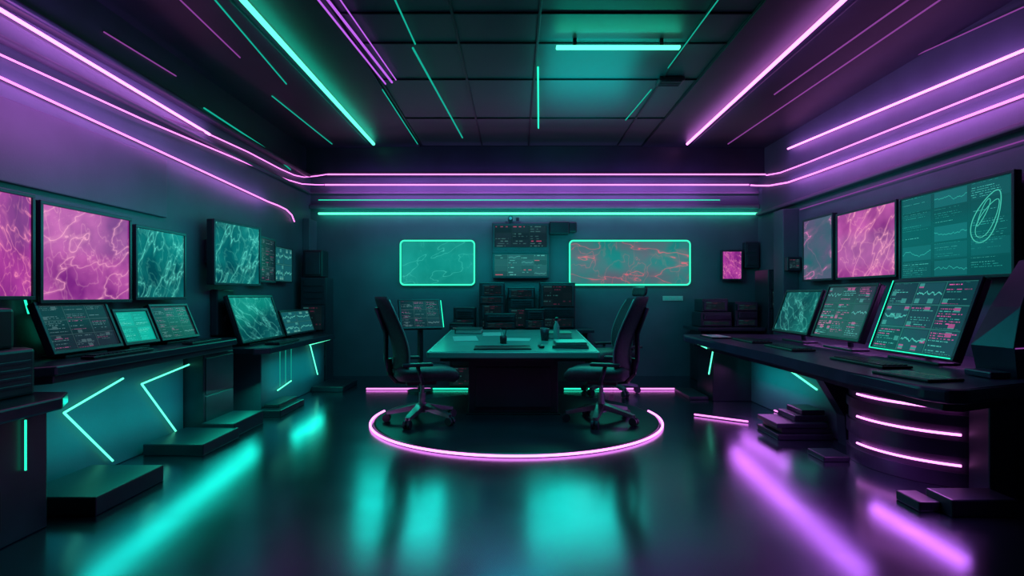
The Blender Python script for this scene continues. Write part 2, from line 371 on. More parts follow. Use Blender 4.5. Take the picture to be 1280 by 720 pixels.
C=Vector((0,7.07,0)); C.x=(645.5-CX)/F*7.07
e=thing('round_platform','low round black platform edged by a glowing pink arc','platform',C)
mb=MB(); n=96
def circ(r,z): return [(r*math.cos(2*math.pi*i/n),r*math.sin(2*math.pi*i/n),z) for i in range(n)]
mb.rings([circ(1.70,0),circ(1.70,.025),circ(1.68,.03)]); fin(mb,'deck',pbr('platform_black',(.014,.024,.042),.3,.4,.2,3.),e,True)
mb=MB(); mb.tube([(1.74*math.cos(math.radians(a)),1.74*math.sin(math.radians(a)),.018) for a in range(168,373,3)],.013); fin(mb,'neon_ring',N_pinkb,e,True,label='glowing pink ring arc',smooth=True)

# ------------------------------------------------------------ monitors
def RZ(a): return Matrix.Rotation(math.radians(a),4,'Z')
def RX(a): return Matrix.Rotation(math.radians(a),4,'X')
def ring_boxes(mb,w,h,y,t,b):
    mb.box((0,y,h/2-b/2),(w,t,b),.004); mb.box((0,y,-h/2+b/2),(w,t,b),.004)
    mb.box((-w/2+b/2,y,0),(b,t,h-2*b+.004),.004); mb.box((w/2-b/2,y,0),(b,t,h-2*b+.004),.004)
def monitor(name,label,M,w,h,mat,dep=.06,bez=.03,stand='wall',tilt=0.,lift=.04,group=None,cat='monitor',edge=None):
    e=thing(name,label,cat,M,group)
    if stand=='wall': T=Matrix.Identity(4)
    else: T=Matrix.Translation((0,0,lift))@RX(-tilt)@Matrix.Translation((0,0,h/2))
    mb=MB(T); mb.box((0,0,0),(w,dep,h),.012); fin(mb,'housing',M_black,e,True)
    mb=MB(T); ring_boxes(mb,w,h,-dep/2-.008,.02,bez); fin(mb,'bezel',edge or M_dark,e,True)
    x=w/2-bez; z=h/2-bez; y=-dep/2-.004
    mb=MB(T); mb.quad([(-x,y,-z),(x,y,-z),(x,y,z),(-x,y,z)]); fin(mb,'screen',mat,e,True)
    if stand=='wall':
        mb=MB(); mb.box((0,dep/2+.02,0),(min(.3,w*.5),.05,min(.3,h*.5)),.006); fin(mb,'wall_mount',M_grey,e,True)
    elif stand=='desk':
        mb=MB(); mb.box((0,.10,.012),(w*.6,.20,.024),.008); fin(mb,'foot',M_grey,e,True)
        p=T@Vector((0,dep/2,-h*.1))
        mb=MB(); mb.cyl((0,.16,.02),(p.x,p.y+.015,p.z),.03,.022); fin(mb,'neck',M_grey,e,True)
    e['_w']=w; del e['_w']
    return e
def monL(name,label,p0,p1,z0,z1,mat,**k):
    X=XL+.105; d0=(X+.03)*F/(p0-CX); d1=(X+.03)*F/(p1-CX)
    return monitor(name,label,Matrix.Translation((X,(d0+d1)/2,(z0+z1)/2))@RZ(90),d1-d0,z1-z0,mat,**k)
def monR(name,label,p0,p1,z0,z1,mat,**k):
    X=XR-.105; d0=(X-.03)*F/(p0-CX); d1=(X-.03)*F/(p1-CX)
    return monitor(name,label,Matrix.Translation((X,(d0+d1)/2,(z0+z1)/2))@RZ(-90),d0-d1,z1-z0,mat,**k)
monL('wall_monitor','pink network display beside another pink display',-45,42,1.47,2.28,S_pink2)
monL('wall_monitor','large pink network display in a dark frame on the wall',48,163,1.44,2.25,S_pink)
monL('wall_monitor','narrow teal network display mounted on the wall',168,231,1.46,2.20,S_teal)
def angled(px0,px1,d0,d1,z0,z1): 
    a=W(px0,0,d0);b=W(px1,0,d1); v=Vector((b.x-a.x,b.y-a.y,0)); ang=math.degrees(math.atan2(v.y,v.x))
    return Matrix.Translation(((a.x+b.x)/2,(a.y+b.y)/2,(z0+z1)/2))@RZ(ang),v.length
M4,w4=angled(262,321,6.95,7.9,1.65,2.42)
e=monitor('wall_monitor','teal network display in a thick dark frame angled off the wall',M4,w4,.80,S_teal,dep=.09)
mb=MB(); mb.bb((XL+.005,7.1,1.9),(XL+.22,7.5,2.2),.01); fin(mb,'bracket',M_black,e)
M5,w5=angled(322,341,8.15,8.75,1.7,2.35)
e=monitor('wall_monitor','slim dark interface panel beside the teal display',M5,w5,.66,U_dark,dep=.06,bez=.03)
mb=MB(); mb.bb((XL+.005,8.3,1.9),(XL+.15,8.6,2.1),.01); fin(mb,'bracket',M_black,e)
monL('wall_monitor','small teal data panel on the side wall',343,365,1.72,2.28,U_teal,bez=.02)
bigm=monR('wall_monitor','large teal interface display on the side wall',1125,1270,1.67,2.62,U_wide)
def loopfig(cx,cz,rx,rz,ang,r,pinch=0.):
    P=[]
    for i in range(48):
        t=2*math.pi*i/48; x=rx*math.cos(t)*(1-pinch*math.sin(t)); z=rz*math.sin(t)
        P.append((cx+x*math.cos(ang)-z*math.sin(ang),-.037,cz+x*math.sin(ang)+z*math.cos(ang)))
    mb=MB(); mb.tube(P,r,True,6); return mb
N_fig=emis('screen_figure_teal',(.06,.55,.42),1.)
fin(loopfig(.46,.10,.13,.26,-.55,.004,.3),'loop_drawing',N_fig,bigm,True,smooth=True)
fin(loopfig(.47,.08,.08,.20,-.65,.003,.3),'loop_drawing',N_fig,bigm,True,smooth=True)
fin(loopfig(.42,.14,.03,.14,-.55,.003,-.3),'loop_drawing',N_fig,bigm,True,smooth=True)
monR('wall_monitor','square pink network display on the side wall',1046,1122,1.72,2.62,S_pinkr)
monR('wall_monitor','narrow teal and pink display on the side wall',1004,1042,1.72,2.66,S_mix)
monitor('wall_monitor','small pink display on the end wall',Matrix.Translation((4.0,YB-.1,2.07)),.40,.56,S_pink2,bez=.03)
def backdisplay(x0,x1,y0,y1,mat,label):
    a=OB(x0,y1,YB-.07); b=OB(x1,y0,YB-.07); w=b.x-a.x; h=b.z-a.z
    e=thing('wall_display',label,'display',((a.x+b.x)/2,YB-.05,(a.z+b.z)/2),'teal edged displays on the end wall')
    mb=MB(); mb.box((0,.01,0),(w,.06,h),.02); fin(mb,'backing',M_black,e,True)
    mb=MB(); mb.quad([(-w/2+.02,-.03,-h/2+.02),(w/2-.02,-.03,-h/2+.02),(w/2-.02,-.03,h/2-.02),(-w/2+.02,-.03,h/2-.02)]); fin(mb,'screen',mat,e,True)
    r=.07; P=[]
    for cx,cz,a0 in ((w/2-r,h/2-r,0),(-w/2+r,h/2-r,90),(-w/2+r,-h/2+r,180),(w/2-r,-h/2+r,270)):
        for i in range(7):
            t=math.radians(a0+15*i); P.append((cx+r*math.cos(t),-.045,cz+r*math.sin(t)))
    mb=MB(); mb.tube(P,.015,True); fin(mb,'neon_border',emis('neon_border_teal',(.04,.95,.52),1.4),e,True,label='glowing teal border',smooth=True)
    return (a+b)/2,w,h
BD1=backdisplay(501,593,301,356,S_back,'teal chart display with glowing teal rounded border')
BD2=backdisplay(712,862,301,356,S_back2,'wide teal display with red chart lines and teal border')
e=thing('control_display','tall dark housing with two stacked interface screens on the wall','control display',(.08,YB-.14,1.82))
x0,x1=OB(615,0,10.6).x,OB(687,0,10.6).x; zt=OB(0,278,10.6).z; zb=OB(0,348,10.6).z
mb=MB(); mb.bb((x0,10.6,zb),(x1,YB-.005,zt),.015); fin(mb,'housing',M_dark,e)
U_cd=ui('screen_control_dark',(.004,.012,.018),(.05,.14,.14),(.4,.05,.12),1.,9,3,21.,.6,graph=.9,edgef=.1)
U_cm=ui('screen_control_mixed',(.01,.06,.065),(.08,.40,.36),(.5,.10,.15),1.,9,4,23.,.7,graph=.8,edgef=.2)
for ya,yb,mt in ((282,309,U_cd),(318,345,U_cm)):
    za=OB(0,ya,10.59).z; zc=OB(0,yb,10.59).z
    mb=MB(); mb.quad([(x0+.05,10.592,zc),(x1-.05,10.592,zc),(x1-.05,10.592,za),(x0+.05,10.592,za)]); fin(mb,'screen',mt,e)
mb=MB(); mb.bb((x0+.02,10.57,OB(0,316.5,10.6).z),(x1-.02,10.6,OB(0,314,10.6).z),.004); fin(mb,'divider',M_dark,e)
mb=MB(); mb.bb((x1,10.55,zt-.22),(x1+.36,10.78,zt+.02),.02); mb.bb((x1+.36,10.57,zt-.18),(x1+.5,10.78,zt+.01),.02); fin(mb,'projector_box',M_black,e)
e=thing('security_camera','small dark camera on top of the wall display housing','camera',(-.05,10.68,zt+.002))
mb=MB(); mb.box((0,0,.012),(.3,.12,.024),.008); fin(mb,'base',M_grey,e,True)
mb=MB(); mb.cyl((-.05,.05,.07),(-.05,-.12,.07),.045); mb.cyl((.08,.02,.02),(.08,.02,.1),.03); fin(mb,'body',M_dark,e,True)
mb=MB(); mb.cyl((-.05,-.12,.07),(-.05,-.13,.07),.028); fin(mb,'lens',M_chrome,e,True)
e=thing('switch_plate','small pale switch plate on the end wall','switch plate',OB(841,373,YB-.01))
mb=MB(); mb.box((0,0,0),(.38,.02,.09),.006); fin(mb,'plate',M_white,e,True)
mb=MB(); [mb.box((-.12+i*.12,-.014,0),(.07,.012,.05),.003) for i in range(3)]; fin(mb,'rocker',M_paper,e,True)

# ------------------------------------------------------------ equipment racks
def rack(label,a,b,units,group=None,name='equipment_rack',front='-y',mat=U_rack,heights=None,body=None,unit=None):
    a=Vector(a);b=Vector(b); c=Vector(((a.x+b.x)/2,(a.y+b.y)/2,a.z))
    e=thing(name,label,'equipment rack' if name=='equipment_rack' else name.replace('_',' '),c,group)
    mb=MB(); mb.bb(a,b,.012); fin(mb,'body',body or M_black,e)
    hs=heights or [1]*units; tot=sum(hs); z=a.z+.02; H_=b.z-a.z-.04
    for i,hh in enumerate(hs):
        z0=z; z1=z+H_*hh/tot-.02; z+=H_*hh/tot
        if front=='-y':
            dx=.03*(i%2)
            mb=MB(); mb.bb((a.x+.025+dx,a.y-.012-.02*(i%3),z0),(b.x-.025,a.y+.01,z1),.004); f=fin(mb,'rack_unit',unit or M_dark,e)
            if i%2==0 or hh>1:
                y=a.y-.0135-.02*(i%3); mb=MB(); mb.quad([(a.x+.06+dx,y,z0+.015),(b.x-.06,y,z0+.015),(b.x-.06,y,z1-.015),(a.x+.06+dx,y,z1-.015)]); fin(mb,'screen',mat,f)
            else:
                mb=MB(); [mb.bb((a.x+.06+dx,a.y-.03-.02*(i%3),z0+(z1-z0)*k),(b.x-.06,a.y-.005,z0+(z1-z0)*k+.01)) for k in (.25,.5,.75)]; fin(mb,'vent',M_grey,f)
        elif front=='+x':
            mb=MB(); mb.bb((b.x-.01,a.y+.025,z0),(b.x+.012,b.y-.025,z1),.004); fin(mb,'drawer',M_dark,e)
    return e
e=thing('equipment_bench','dark low bench carrying equipment at the end wall','bench',(.1,10.3,0))
mb=MB(); mb.bb((-1.15,9.9,.86),(1.35,10.75,.92),.01); fin(mb,'worktop',M_desk,e)
mb=MB(); mb.bb((-1.05,10.1,0),(-.45,10.7,.86),.01); fin(mb,'cabinet',M_black,e)
mb=MB(); mb.bb((.65,10.1,0),(1.25,10.7,.86),.01); fin(mb,'cabinet',M_black,e)
mb=MB(); mb.bb((-.45,10.6,.1),(.65,10.65,.86)); fin(mb,'back_panel',M_dark,e)
RG='rack units on the end wall bench'
rack('black rack unit with faint interface lights on the bench',(-.65,10.15,.925),(-.2,10.6,1.74),4,RG,heights=[1,2,1,1.5],unit=M_grey)
rack('black rack unit with stacked control modules on the bench',(-.15,10.3,.925),(.34,10.6,1.66),3,RG,heights=[2,1,1],unit=M_dark)
rack('black rack unit at the end of the bench',(.42,10.2,.925),(1.05,10.6,1.74),3,RG,heights=[1,1,2.2],unit=M_grey)
rack('low black module at the front of the bench',(-.55,9.93,.925),(.0,10.10,1.2),2,RG,unit=M_grey)
rack('small black module at the front of the bench',(.15,9.93,.925),(.50,10.10,1.28),2,RG,unit=M_dark)
rack('small black control box on the bench',(-1.1,10.1,.925),(-.72,10.5,1.3),2,RG)
e=thing('equipment_bench','dark bench in the corner carrying stacked equipment','bench',(3.7,10.2,0))
mb=MB(); mb.bb((3.1,9.8,.9),(4.25,10.7,.96),.01); fin(mb,'worktop',M_desk,e)
mb=MB(); mb.bb((3.2,9.95,0),(4.2,10.6,.9),.01); fin(mb,'cabinet',M_black,e)
RG2='rack units on the corner bench'
rack('grey rack module with faint lights in the corner',(3.2,10.0,.965),(3.75,10.5,1.22),2,RG2,body=M_dark,unit=M_grey)
rack('grey rack module stacked beside another in the corner',(3.8,10.0,.965),(4.2,10.5,1.4),3,RG2,body=M_dark,unit=M_grey)
rack('small grey rack module on top of another module',(3.25,10.05,1.225),(3.7,10.5,1.45),1,RG2,body=M_dark,unit=M_grey)
rack('tall narrow grey equipment tower against the pier',(4.27,9.75,0),(4.52,10.3,1.95),6,None,'equipment_tower',body=M_dark,unit=M_grey)
e=thing('control_box','small dark control box mounted on the side pier','control box',(4.4,9.2,1.9))
mb=MB(); mb.bb((4.3,9.12,1.9),(4.52,9.24,2.12),.01); fin(mb,'case',M_dark,e)
mb=MB(); mb.quad([(4.33,9.118,1.94),(4.49,9.118,1.94),(4.49,9.118,2.08),(4.33,9.118,2.08)]); fin(mb,'screen',U_cd,e)
e=thing('control_box','small dark two-part control box on the end wall','control box',(4.35,10.72,2.3))
mb=MB(); mb.bb((4.24,10.66,2.02),(4.5,10.79,2.5),.01); fin(mb,'case',M_dark,e)
mb=MB(); mb.bb((4.27,10.645,2.3),(4.46,10.665,2.46),.005); mb.bb((4.27,10.645,2.07),(4.46,10.665,2.25),.005); fin(mb,'cover',M_grey,e)
rack('dark storage cabinet standing in the room corner',(-3.72,9.95,0),(-3.28,10.35,1.82),4,None,'storage_cabinet',body=M_dark)
e=thing('speaker','dark box speaker standing on the corner cabinet','speaker',(-3.52,10.2,1.825))
mb=MB(); mb.bb((-3.70,10.0,1.825),(-3.36,10.33,2.3),.02); fin(mb,'case',M_black,e)
mb=MB(); mb.bb((-3.66,9.985,1.87),(-3.40,10.005,2.26),.01); fin(mb,'grille',M_dark,e)
e=thing('wall_intercom','narrow dark intercom panel on the side wall','intercom',(XL+.04,7.45,.99))
mb=MB(); mb.bb((XL+.002,7.24,1.0),(XL+.1,7.66,1.58),.015); fin(mb,'case',M_dark,e)
mb=MB(); mb.cyl((XL+.1,7.45,1.4),(XL+.115,7.45,1.4),.08,.08,24); mb.cyl((XL+.1,7.45,1.2),(XL+.115,7.45,1.2),.05,.05,24); fin(mb,'speaker_cone',M_grey,e)

# ------------------------------------------------------------ left console desk
XW=XL+.02
e=thing('console_desk','long dark wall console with teal chevron light strips','desk',(-3.6,5.3,0))
mb=MB(); mb.prism([(XW,3.95),(-3.38,3.95),(-3.27,4.1),(-3.27,6.75),(-3.38,6.95),(XW,6.95)],.93,1.0,.012); fin(mb,'worktop',M_desk,e)
mb=MB(); mb.prism([(XW,4.0),(-3.42,4.0),(-3.31,4.12),(-3.31,6.72),(-3.42,6.9),(XW,6.9)],.87,.93,.008); fin(mb,'apron',M_dark,e)
mb=MB(); mb.bb((XW,4.05,0),(-3.55,6.15,.87),.01); fin(mb,'front_panel',M_wall,e)
X=-3.52
def poly(px,xx=X): return [OL(a,b,xx) for a,b in px]
for pl in ([(154,473),(80,516),(141,576)],[(243,453),(177,480),(222,542)]):
    for i in range(2):
        mb=MB(); mb.tube(poly(pl[i:i+2]),.009); fin(mb,'light_strip',N_tealb,e,smooth=True,label='glowing teal diagonal strip')
def deskmonL(label,X,p0,p1,z0,h,mat,tilt,**k):
    d0=X*F/(p0-CX); d1=X*F/(p1-CX)
    return monitor('console_screen',label,Matrix.Translation((X,(d0+d1)/2,z0+.001))@RZ(90),d1-d0,h,mat,stand='desk',tilt=tilt,lift=.03,dep=.05,bez=.03,cat='monitor',**k)
deskmonL('dark interface screen tilted back on the wall console',-3.60,62,150,1.0,.44,U_dark,22)
deskmonL('small bright teal screen tilted back on the console',-3.60,153,196,1.0,.36,U_tealb,22)
deskmonL('wide dark interface screen tilted back on the console',-3.60,199,246,1.0,.40,U_dark2,22)
rack('dark pedestal cabinet under the end of the console',(XW,6.2,0),(-3.36,6.85,.865),2,None,'pedestal_cabinet','+x',body=M_dark)
e=thing('side_desk','lower dark side desk with a vertical teal strip','desk',(-3.4,3.5,0))
mb=MB(); mb.prism([(XW,2.9),(-2.95,2.9),(-2.88,3.0),(-2.88,3.66),(-3.0,3.86),(XW,3.86)],.78,.86,.012); fin(mb,'worktop',M_desk,e)
mb=MB(); mb.bb((XW,3.0,0),(-3.05,3.75,.78),.01); fin(mb,'cabinet',M_dark,e)
mb=MB(); mb.tube([OL(32,525,-3.03),OL(32,588,-3.03)],.006); fin(mb,'light_strip',N_teal,e,smooth=True)
mb=MB(); [mb.bb((-3.055,3.05+.2*i,.1),(-3.035,3.2+.2*i,.35),.004) for i in range(2)]; fin(mb,'vent',M_black,e)
e=thing('server_tower','bulky dark stepped server tower standing on the side desk','server tower',(-3.5,3.6,.862))
mb=MB(); mb.prism([(XW,3.3),(-3.25,3.3),(-3.14,3.4),(-3.14,3.76),(-3.25,3.84),(XW,3.84)],.862,1.16,.02); fin(mb,'lower_case',M_dark,e)
mb=MB(); mb.prism([(XW,3.35),(-3.36,3.35),(-3.26,3.44),(-3.26,3.74),(-3.36,3.82),(XW,3.82)],1.16,1.42,.02); mb.bb((XL+.04,3.42,1.42),(-3.42,3.78,1.52),.02); fin(mb,'upper_case',M_black,e)
mb=MB(); [mb.bb((-3.142,3.44,.92+.05*i),(-3.13,3.72,.94+.05*i),.003) for i in range(4)]; fin(mb,'vent',M_grey,e)
e=thing('console_desk','dark wall console with thin teal light strips','desk',(-3.5,8.4,0))
mb=MB(); mb.prism([(XW,7.02),(-3.2,7.02),(-3.05,7.15),(-3.05,9.7),(-3.12,9.85),(XW,9.85)],.78,.86,.012); fin(mb,'worktop',M_desk,e)
mb=MB(); mb.bb((XW,7.3,0),(-3.23,9.7,.78),.01); fin(mb,'front_panel',M_wall,e)
X2=-3.2
for px in (350,357,364):
    mb=MB(); t=(px-343)/24; mb.tube([OL(px,438-3*t,X2),OL(px,487-14*t,X2)],.004); fin(mb,'light_strip',N_teald,e,smooth=True,label='faint vertical teal strip')
for a,b in (((340,440),(372,432)),((347,488),(364,476)),((413,424),(387,431)),((388,432),(397,468))):
    mb=MB(); mb.tube([OL(*a,X2),OL(*b,X2)],.009); fin(mb,'light_strip',N_tealb,e,smooth=True,label='glowing teal strip')
deskmonL('teal network screen tilted on the far console',-3.45,300,353,.86,.64,S_teal2,18)
deskmonL('wide interface screen tilted on the far console',-3.45,356,392,.86,.40,U_teal,18)
SG='low dark floor plinths'
def plinth(label,blocks,cat='plinth'):
    lo=Vector(blocks[0][0]); e=thing('floor_plinth',label,cat,(lo.x,lo.y,0),SG)
    for i,(a,b) in enumerate(blocks):
        mb=MB(); mb.bb(a,b,.010); fin(mb,'slab' ,M_step,e)
plinth('large low dark block standing before the console',[((-3.45,3.92,0),(-2.86,4.68,.13))])
plinth('low dark stepped block beneath the console',[((-3.5,5.4,0),(-2.93,6.1,.11)),((-3.34,6.1,0),(-2.98,6.8,.15))])
plinth('flat dark block before the far console',[((-3.2,7.15,0),(-2.92,7.95,.08)),((-3.2,7.3,.08),(-3.0,7.9,.13))])
plinth('thin dark slab beside the corner cabinet',[((-3.2,9.0,0),(-2.7,9.8,.08))])
plinth('tall stack of dark slabs beneath the curved desk',[((2.72,5.98,0),(3.3,6.5,.06)),((2.78,6.02,.06),(3.3,6.5,.12)),((2.72,6.0,.12),(3.25,6.5,.17)),((2.95,6.1,.17),(3.3,6.5,.23)),((3.05,6.15,.23),(3.3,6.5,.28))])
plinth('small flat dark slab on the floor',[((2.78,5.2,0),(3.02,5.5,.05))])
plinth('two-step flat dark slab near the desk end',[((2.95,3.9,0),(3.4,4.15,.12)),((2.80,4.0,0),(2.95,4.25,.07))])
plinth('dark slab under the far end of the desk',[((2.5,8.3,0),(2.78,9.1,.05))])

# ------------------------------------------------------------ right console desk
XE=XR-.02
e=thing('curved_console_desk','long dark curved console desk with violet sheen and pink arcs','desk',(3.6,6.3,0))
top=[(2.62,9.05),(4.24,9.05),(4.28,9.0),(XE,9.0),(XE,4.42),(3.6,4.02),(2.9,3.69),(2.78,3.70),(2.70,3.85),(2.64,4.6),(2.66,6.0),(2.62,7.5),(2.55,8.7)]
mb=MB(); mb.prism(top,.80,.90,.025); fin(mb,'worktop',M_deskr,e)
ap=[(2.75,8.95),(XE,8.95),(XE,4.5),(3.6,4.12),(2.95,3.8),(2.85,3.85),(2.76,4.6),(2.78,6.0),(2.74,7.5),(2.68,8.7)]
mb=MB(); mb.prism(ap,.73,.80,.01); fin(mb,'apron',M_violet,e)
mb=MB(); mb.bb((3.35,5.9,0),(3.45,8.3,.73),.01); fin(mb,'modesty_panel',M_wall,e)
mb=MB(); mb.bb((2.8,8.2,0),(3.4,8.9,.73),.012); fin(mb,'support_cabinet',M_black,e)
mb=MB()
mb.rings([[(3.02,5.75,.73),(3.45,5.75,.73),(3.45,5.9,.73),(3.02,5.9,.73)],[(3.28,5.75,.3),(3.55,5.75,.3),(3.55,5.9,.3),(3.28,5.9,.3)],[(3.3,5.75,0),(3.55,5.75,0),(3.55,5.9,0),(3.3,5.9,0)]]); fin(mb,'leg',M_dark,e,label='angled dark leg')
mb=MB(); mb.tube([OL(976,455,3.33),OL(1021,487,3.33)],.011); fin(mb,'light_strip',N_tealb,e,smooth=True,label='glowing teal diagonal strip')
for pl in ([(873,430),(891,439)],[(891,439),(886,468)]):
    mb=MB(); mb.tube([W(a,b,8.17) for a,b in pl],.010); fin(mb,'light_strip',N_tealb,e,smooth=True,label='glowing teal strip')
pc=Vector((3.85,5.15,0))
def parc(r,z,a0,a1,n=28): return [(pc.x+r*math.cos(math.radians(a0+(a1-a0)*i/n)),pc.y+r*math.sin(math.radians(a0+(a1-a0)*i/n)),z) for i in range(n+1)]
def podp(r): return [(p[0],p[1]) for p in parc(r,0,150,246)]+[(4.1,4.62),(4.1,5.6)]
mb=MB(); mb.prism(podp(.76),0,.73)
fin(mb,'curved_pod',pbr('pod_violet',(.07,.04,.10),.35,.3,.2,4.),e,label='curved pod wall with violet sheen')
for z0_,z1_ in ((0,.12),(.24,.37),(.48,.57),(.68,.73)):
    mb=MB(); mb.prism(podp(.78),z0_+.002,z1_-.002,.004); fin(mb,'pod_band',M_violet,e,label='raised curved band on the pod')
for z in (.62,.42,.18):
    mb=MB(); mb.tube(parc(.785,z,178,240),.010); fin(mb,'light_arc',N_pinkb,e,smooth=True,label='glowing pink arc')
mb=MB(); mb.bb((3.47,4.22,0),(3.68,4.42,.73),.012); mb.bb((3.68,4.3,0),(4.3,4.5,.73),.012); fin(mb,'end_support',M_violet,e)
def deskmonR(label,X,p0,p1,z0,h,mat,tilt,**k):
    d0=X*F/(p0-CX); d1=X*F/(p1-CX)
    return monitor('console_screen',label,Matrix.Translation((X,(d0+d1)/2,z0+.001))@RZ(-90),d0-d1,h,mat,stand='desk',tilt=tilt,dep=.07,cat='monitor',**k),d0-d1
e,wm=deskmonR('large mixed interface screen with glowing edge on the curved desk',3.62,1091,1198,.90,.74,U_mix,20,lift=.05,edge=M_violet)
T=Matrix.Translation((0,0,.05))@RX(-20)
mb=MB(T); mb.tube([(-wm/2+.015,-.055,.73),(-wm/2+.015,-.055,.015),(wm/2-.03,-.055,.015)],.005,n=6); fin(mb,'light_strip',N_teal,e,True,label='thin glowing teal edge')
deskmonR('square mixed interface screen tilted on the curved desk',3.62,1018,1078,.90,.66,U_mix2,20,lift=.10)
deskmonR('teal network screen tilted on the curved desk',3.62,969,1013,.90,.60,S_teal2,20,lift=.10)
e=thing('console_hood','dark angular hooded console unit on the desk end','console',(4.0,4.5,.902))
mb=MB()
mb.rings([[(3.62,4.16,.902),(4.3,4.45,.902),(4.3,4.60,.902),(3.60,4.50,.902)],[(3.60,4.16,1.12),(4.3,4.45,1.12),(4.3,4.62,1.12),(3.57,4.52,1.12)],[(3.70,4.22,1.42),(4.3,4.46,1.45),(4.3,4.64,1.45),(3.74,4.54,1.42)],[(3.98,4.40,1.78),(4.3,4.52,1.84),(4.3,4.66,1.84),(4.0,4.58,1.78)]]); fin(mb,'hood',M_violet,e)
mb=MB(); mb.tube([(3.59,4.155,1.12),(3.69,4.21,1.42),(3.97,4.39,1.78)],.006); fin(mb,'edge_rib',M_grey,e)
mb=MB(); mb.tube([(3.60,4.15,1.12),(4.2,4.40,1.12)],.004); fin(mb,'edge_trim',N_pinkd,e,label='faint violet glowing edge')
mb=MB(); mb.bb((3.42,4.15,.903),(3.57,4.4,.95),.01); fin(mb,'keypad',M_deskr,e)
def keyboard(label,M,w,d,mat=M_black,grp='keyboards on the consoles'):
    e=thing('keyboard',label,'keyboard',M,grp)
    mb=MB(); mb.box((0,0,.012),(w,d,.022),.006); fin(mb,'case',mat,e,True)
    mb=MB(); nx=14; ny=5
    for i in range(nx):
        for j in range(ny): mb.box(((i-(nx-1)/2)*w*.92/nx,(j-(ny-1)/2)*d*.86/ny,.027),(w*.75/nx,d*.66/ny,.01))
    fin(mb,'keys',M_grey,e,True); return e
def tr(x,y,z,a=0): return Matrix.Translation((x,y,z))@RZ(a)
keyboard('dark keyboard on the curved desk before the large screen',tr(3.12,5.1,.901,-88),.75,.26)
keyboard('dark keyboard on the curved desk before the square screen',tr(3.1,6.55,.901,-90),.7,.26)
keyboard('dark keyboard on the far end of the curved desk',tr(3.1,7.6,.901,-90),.7,.26)
keyboard('slim dark keyboard on the wall console',tr(-3.37,4.9,1.001,90),.75,.11)
keyboard('slim dark keyboard on the wall console',tr(-3.37,6.2,1.001,90),.6,.11)
keyboard('dark keyboard on the far wall console',tr(-3.2,7.9,.861,90),.7,.2)
def pad(name,label,M,w,d,h,mat,cat):
    e=thing(name,label,cat,M)
    mb=MB(); mb.box((0,0,h/2),(w,d,h),min(.008,h*.3)); fin(mb,'body',M_black,e,True)
    mb=MB(); mb.quad([(-w/2+.02,-d/2+.02,h+.001),(w/2-.02,-d/2+.02,h+.001),(w/2-.02,d/2-.02,h+.001),(-w/2+.02,d/2-.02,h+.001)]); fin(mb,'screen',mat,e,True)
pad('tablet','flat dark tablet lying on the curved desk',tr(2.95,4.25,.901,-80),.5,.3,.02,U_rack,'tablet')
pad('tablet','flat glowing tablet lying on the curved desk',tr(2.9,8.35,.901,-90),.55,.3,.02,S_mix,'tablet')

# ------------------------------------------------------------ central table
y0,y1=6.98,9.3; zt0=.82; slope=.14/(y1-y0)
tilt=math.atan(slope)
TT=Matrix.Translation((-.035,y0,zt0))@Matrix.Rotation(tilt,4,'X')
e=thing('conference_table','large table with teal-lit top on a dark block base','table',(-.035,8.0,.031))
wf=1.06; wb=1.02; ln=(y1-y0)
def tpoly(k): return [(-wf+.03+k,k),(wf-.03-k,k),(wf-k,.04+k),(wb-k,ln-k),(-wb+k,ln-k),(-wf+k,.04+k)]
mb=MB(TT); mb.prism(tpoly(0),-.08,-.004,.012); fin(mb,'table_edge_band',M_tedge,e)
mb=MB(TT); mb.prism(tpoly(.03),-.02,0,.002); fin(mb,'table_top',M_table,e)
mb=MB(TT); mb.prism([(-.9,.1),(.9,.1),(.88,ln-.1),(-.88,ln-.1)],-.13,-.08,.005); fin(mb,'under_frame',M_black,e)
mb=MB(); mb.bb((-.59,7.15,.05),(.52,8.6,.73),.01); fin(mb,'base_block',M_step,e)
mb=MB(); mb.bb((-.50,7.135,.12),(.43,7.152,.62),.006); fin(mb,'front_panel',M_step,e)
mb=MB(); mb.bb((-.62,7.12,.031),(.55,8.62,.05),.006); fin(mb,'plinth',M_black,e)
def tm(x,d,a=0,dz=.0): return Matrix.Translation((x,y0,zt0))@Matrix.Rotation(tilt,4,'X')@Matrix.Translation((0,d,dz+.001))@RZ(a)
def simple(name,label,cat,M,parts,group=None):
    e=thing(name,label,cat,M,group)
    for pn,mat,fn,sm in parts:
        mb=MB(); fn(mb); fin(mb,pn,mat,e,True,smooth=sm)
    return e
def lathe(mb,prof,n=20): mb.rings([[(r*math.cos(2*math.pi*i/n),r*math.sin(2*math.pi*i/n),z) for i in range(n)] for r,z in prof])
simple('desk_mat','dark rectangular mat lying at the table front','desk mat',tm(-.17,.30,2),[('mat',M_black,lambda m:m.box((0,0,.006),(.72,.26,.012),.003),False),('raised_edge',M_dark,lambda m:(m.box((0,.125,.014),(.70,.012,.006)),m.box((0,-.125,.014),(.70,.012,.006))),False)])
def sheet(M,w,d,label):
    simple('paper_sheet',label,'paper',M,[('sheet',M_paper,lambda m:m.box((0,0,.002),(w,d,.004)),False)],'papers on the table')
sheet(tm(-.72,1.2,8),.34,.5,'pale sheet of paper on the table')
sheet(tm(.0,1.1,-6),.4,.3,'pale sheet of paper on the table')
sheet(tm(-.35,1.7,3),.3,.4,'pale sheet of paper on the table')
def book(label,M,w,d,h,c):
    simple('book',label,'book',M,[('cover',c,lambda m:(m.box((0,0,.004),(w,d,.006)),m.box((0,0,h-.003),(w,d,.006)),m.box((-w/2+.003,0,h/2),(.006,d,h))),False),('pages',M_paper,lambda m:m.box((.004,-0,h/2),(w-.02,d-.02,h-.012)),False)],'books on the table')
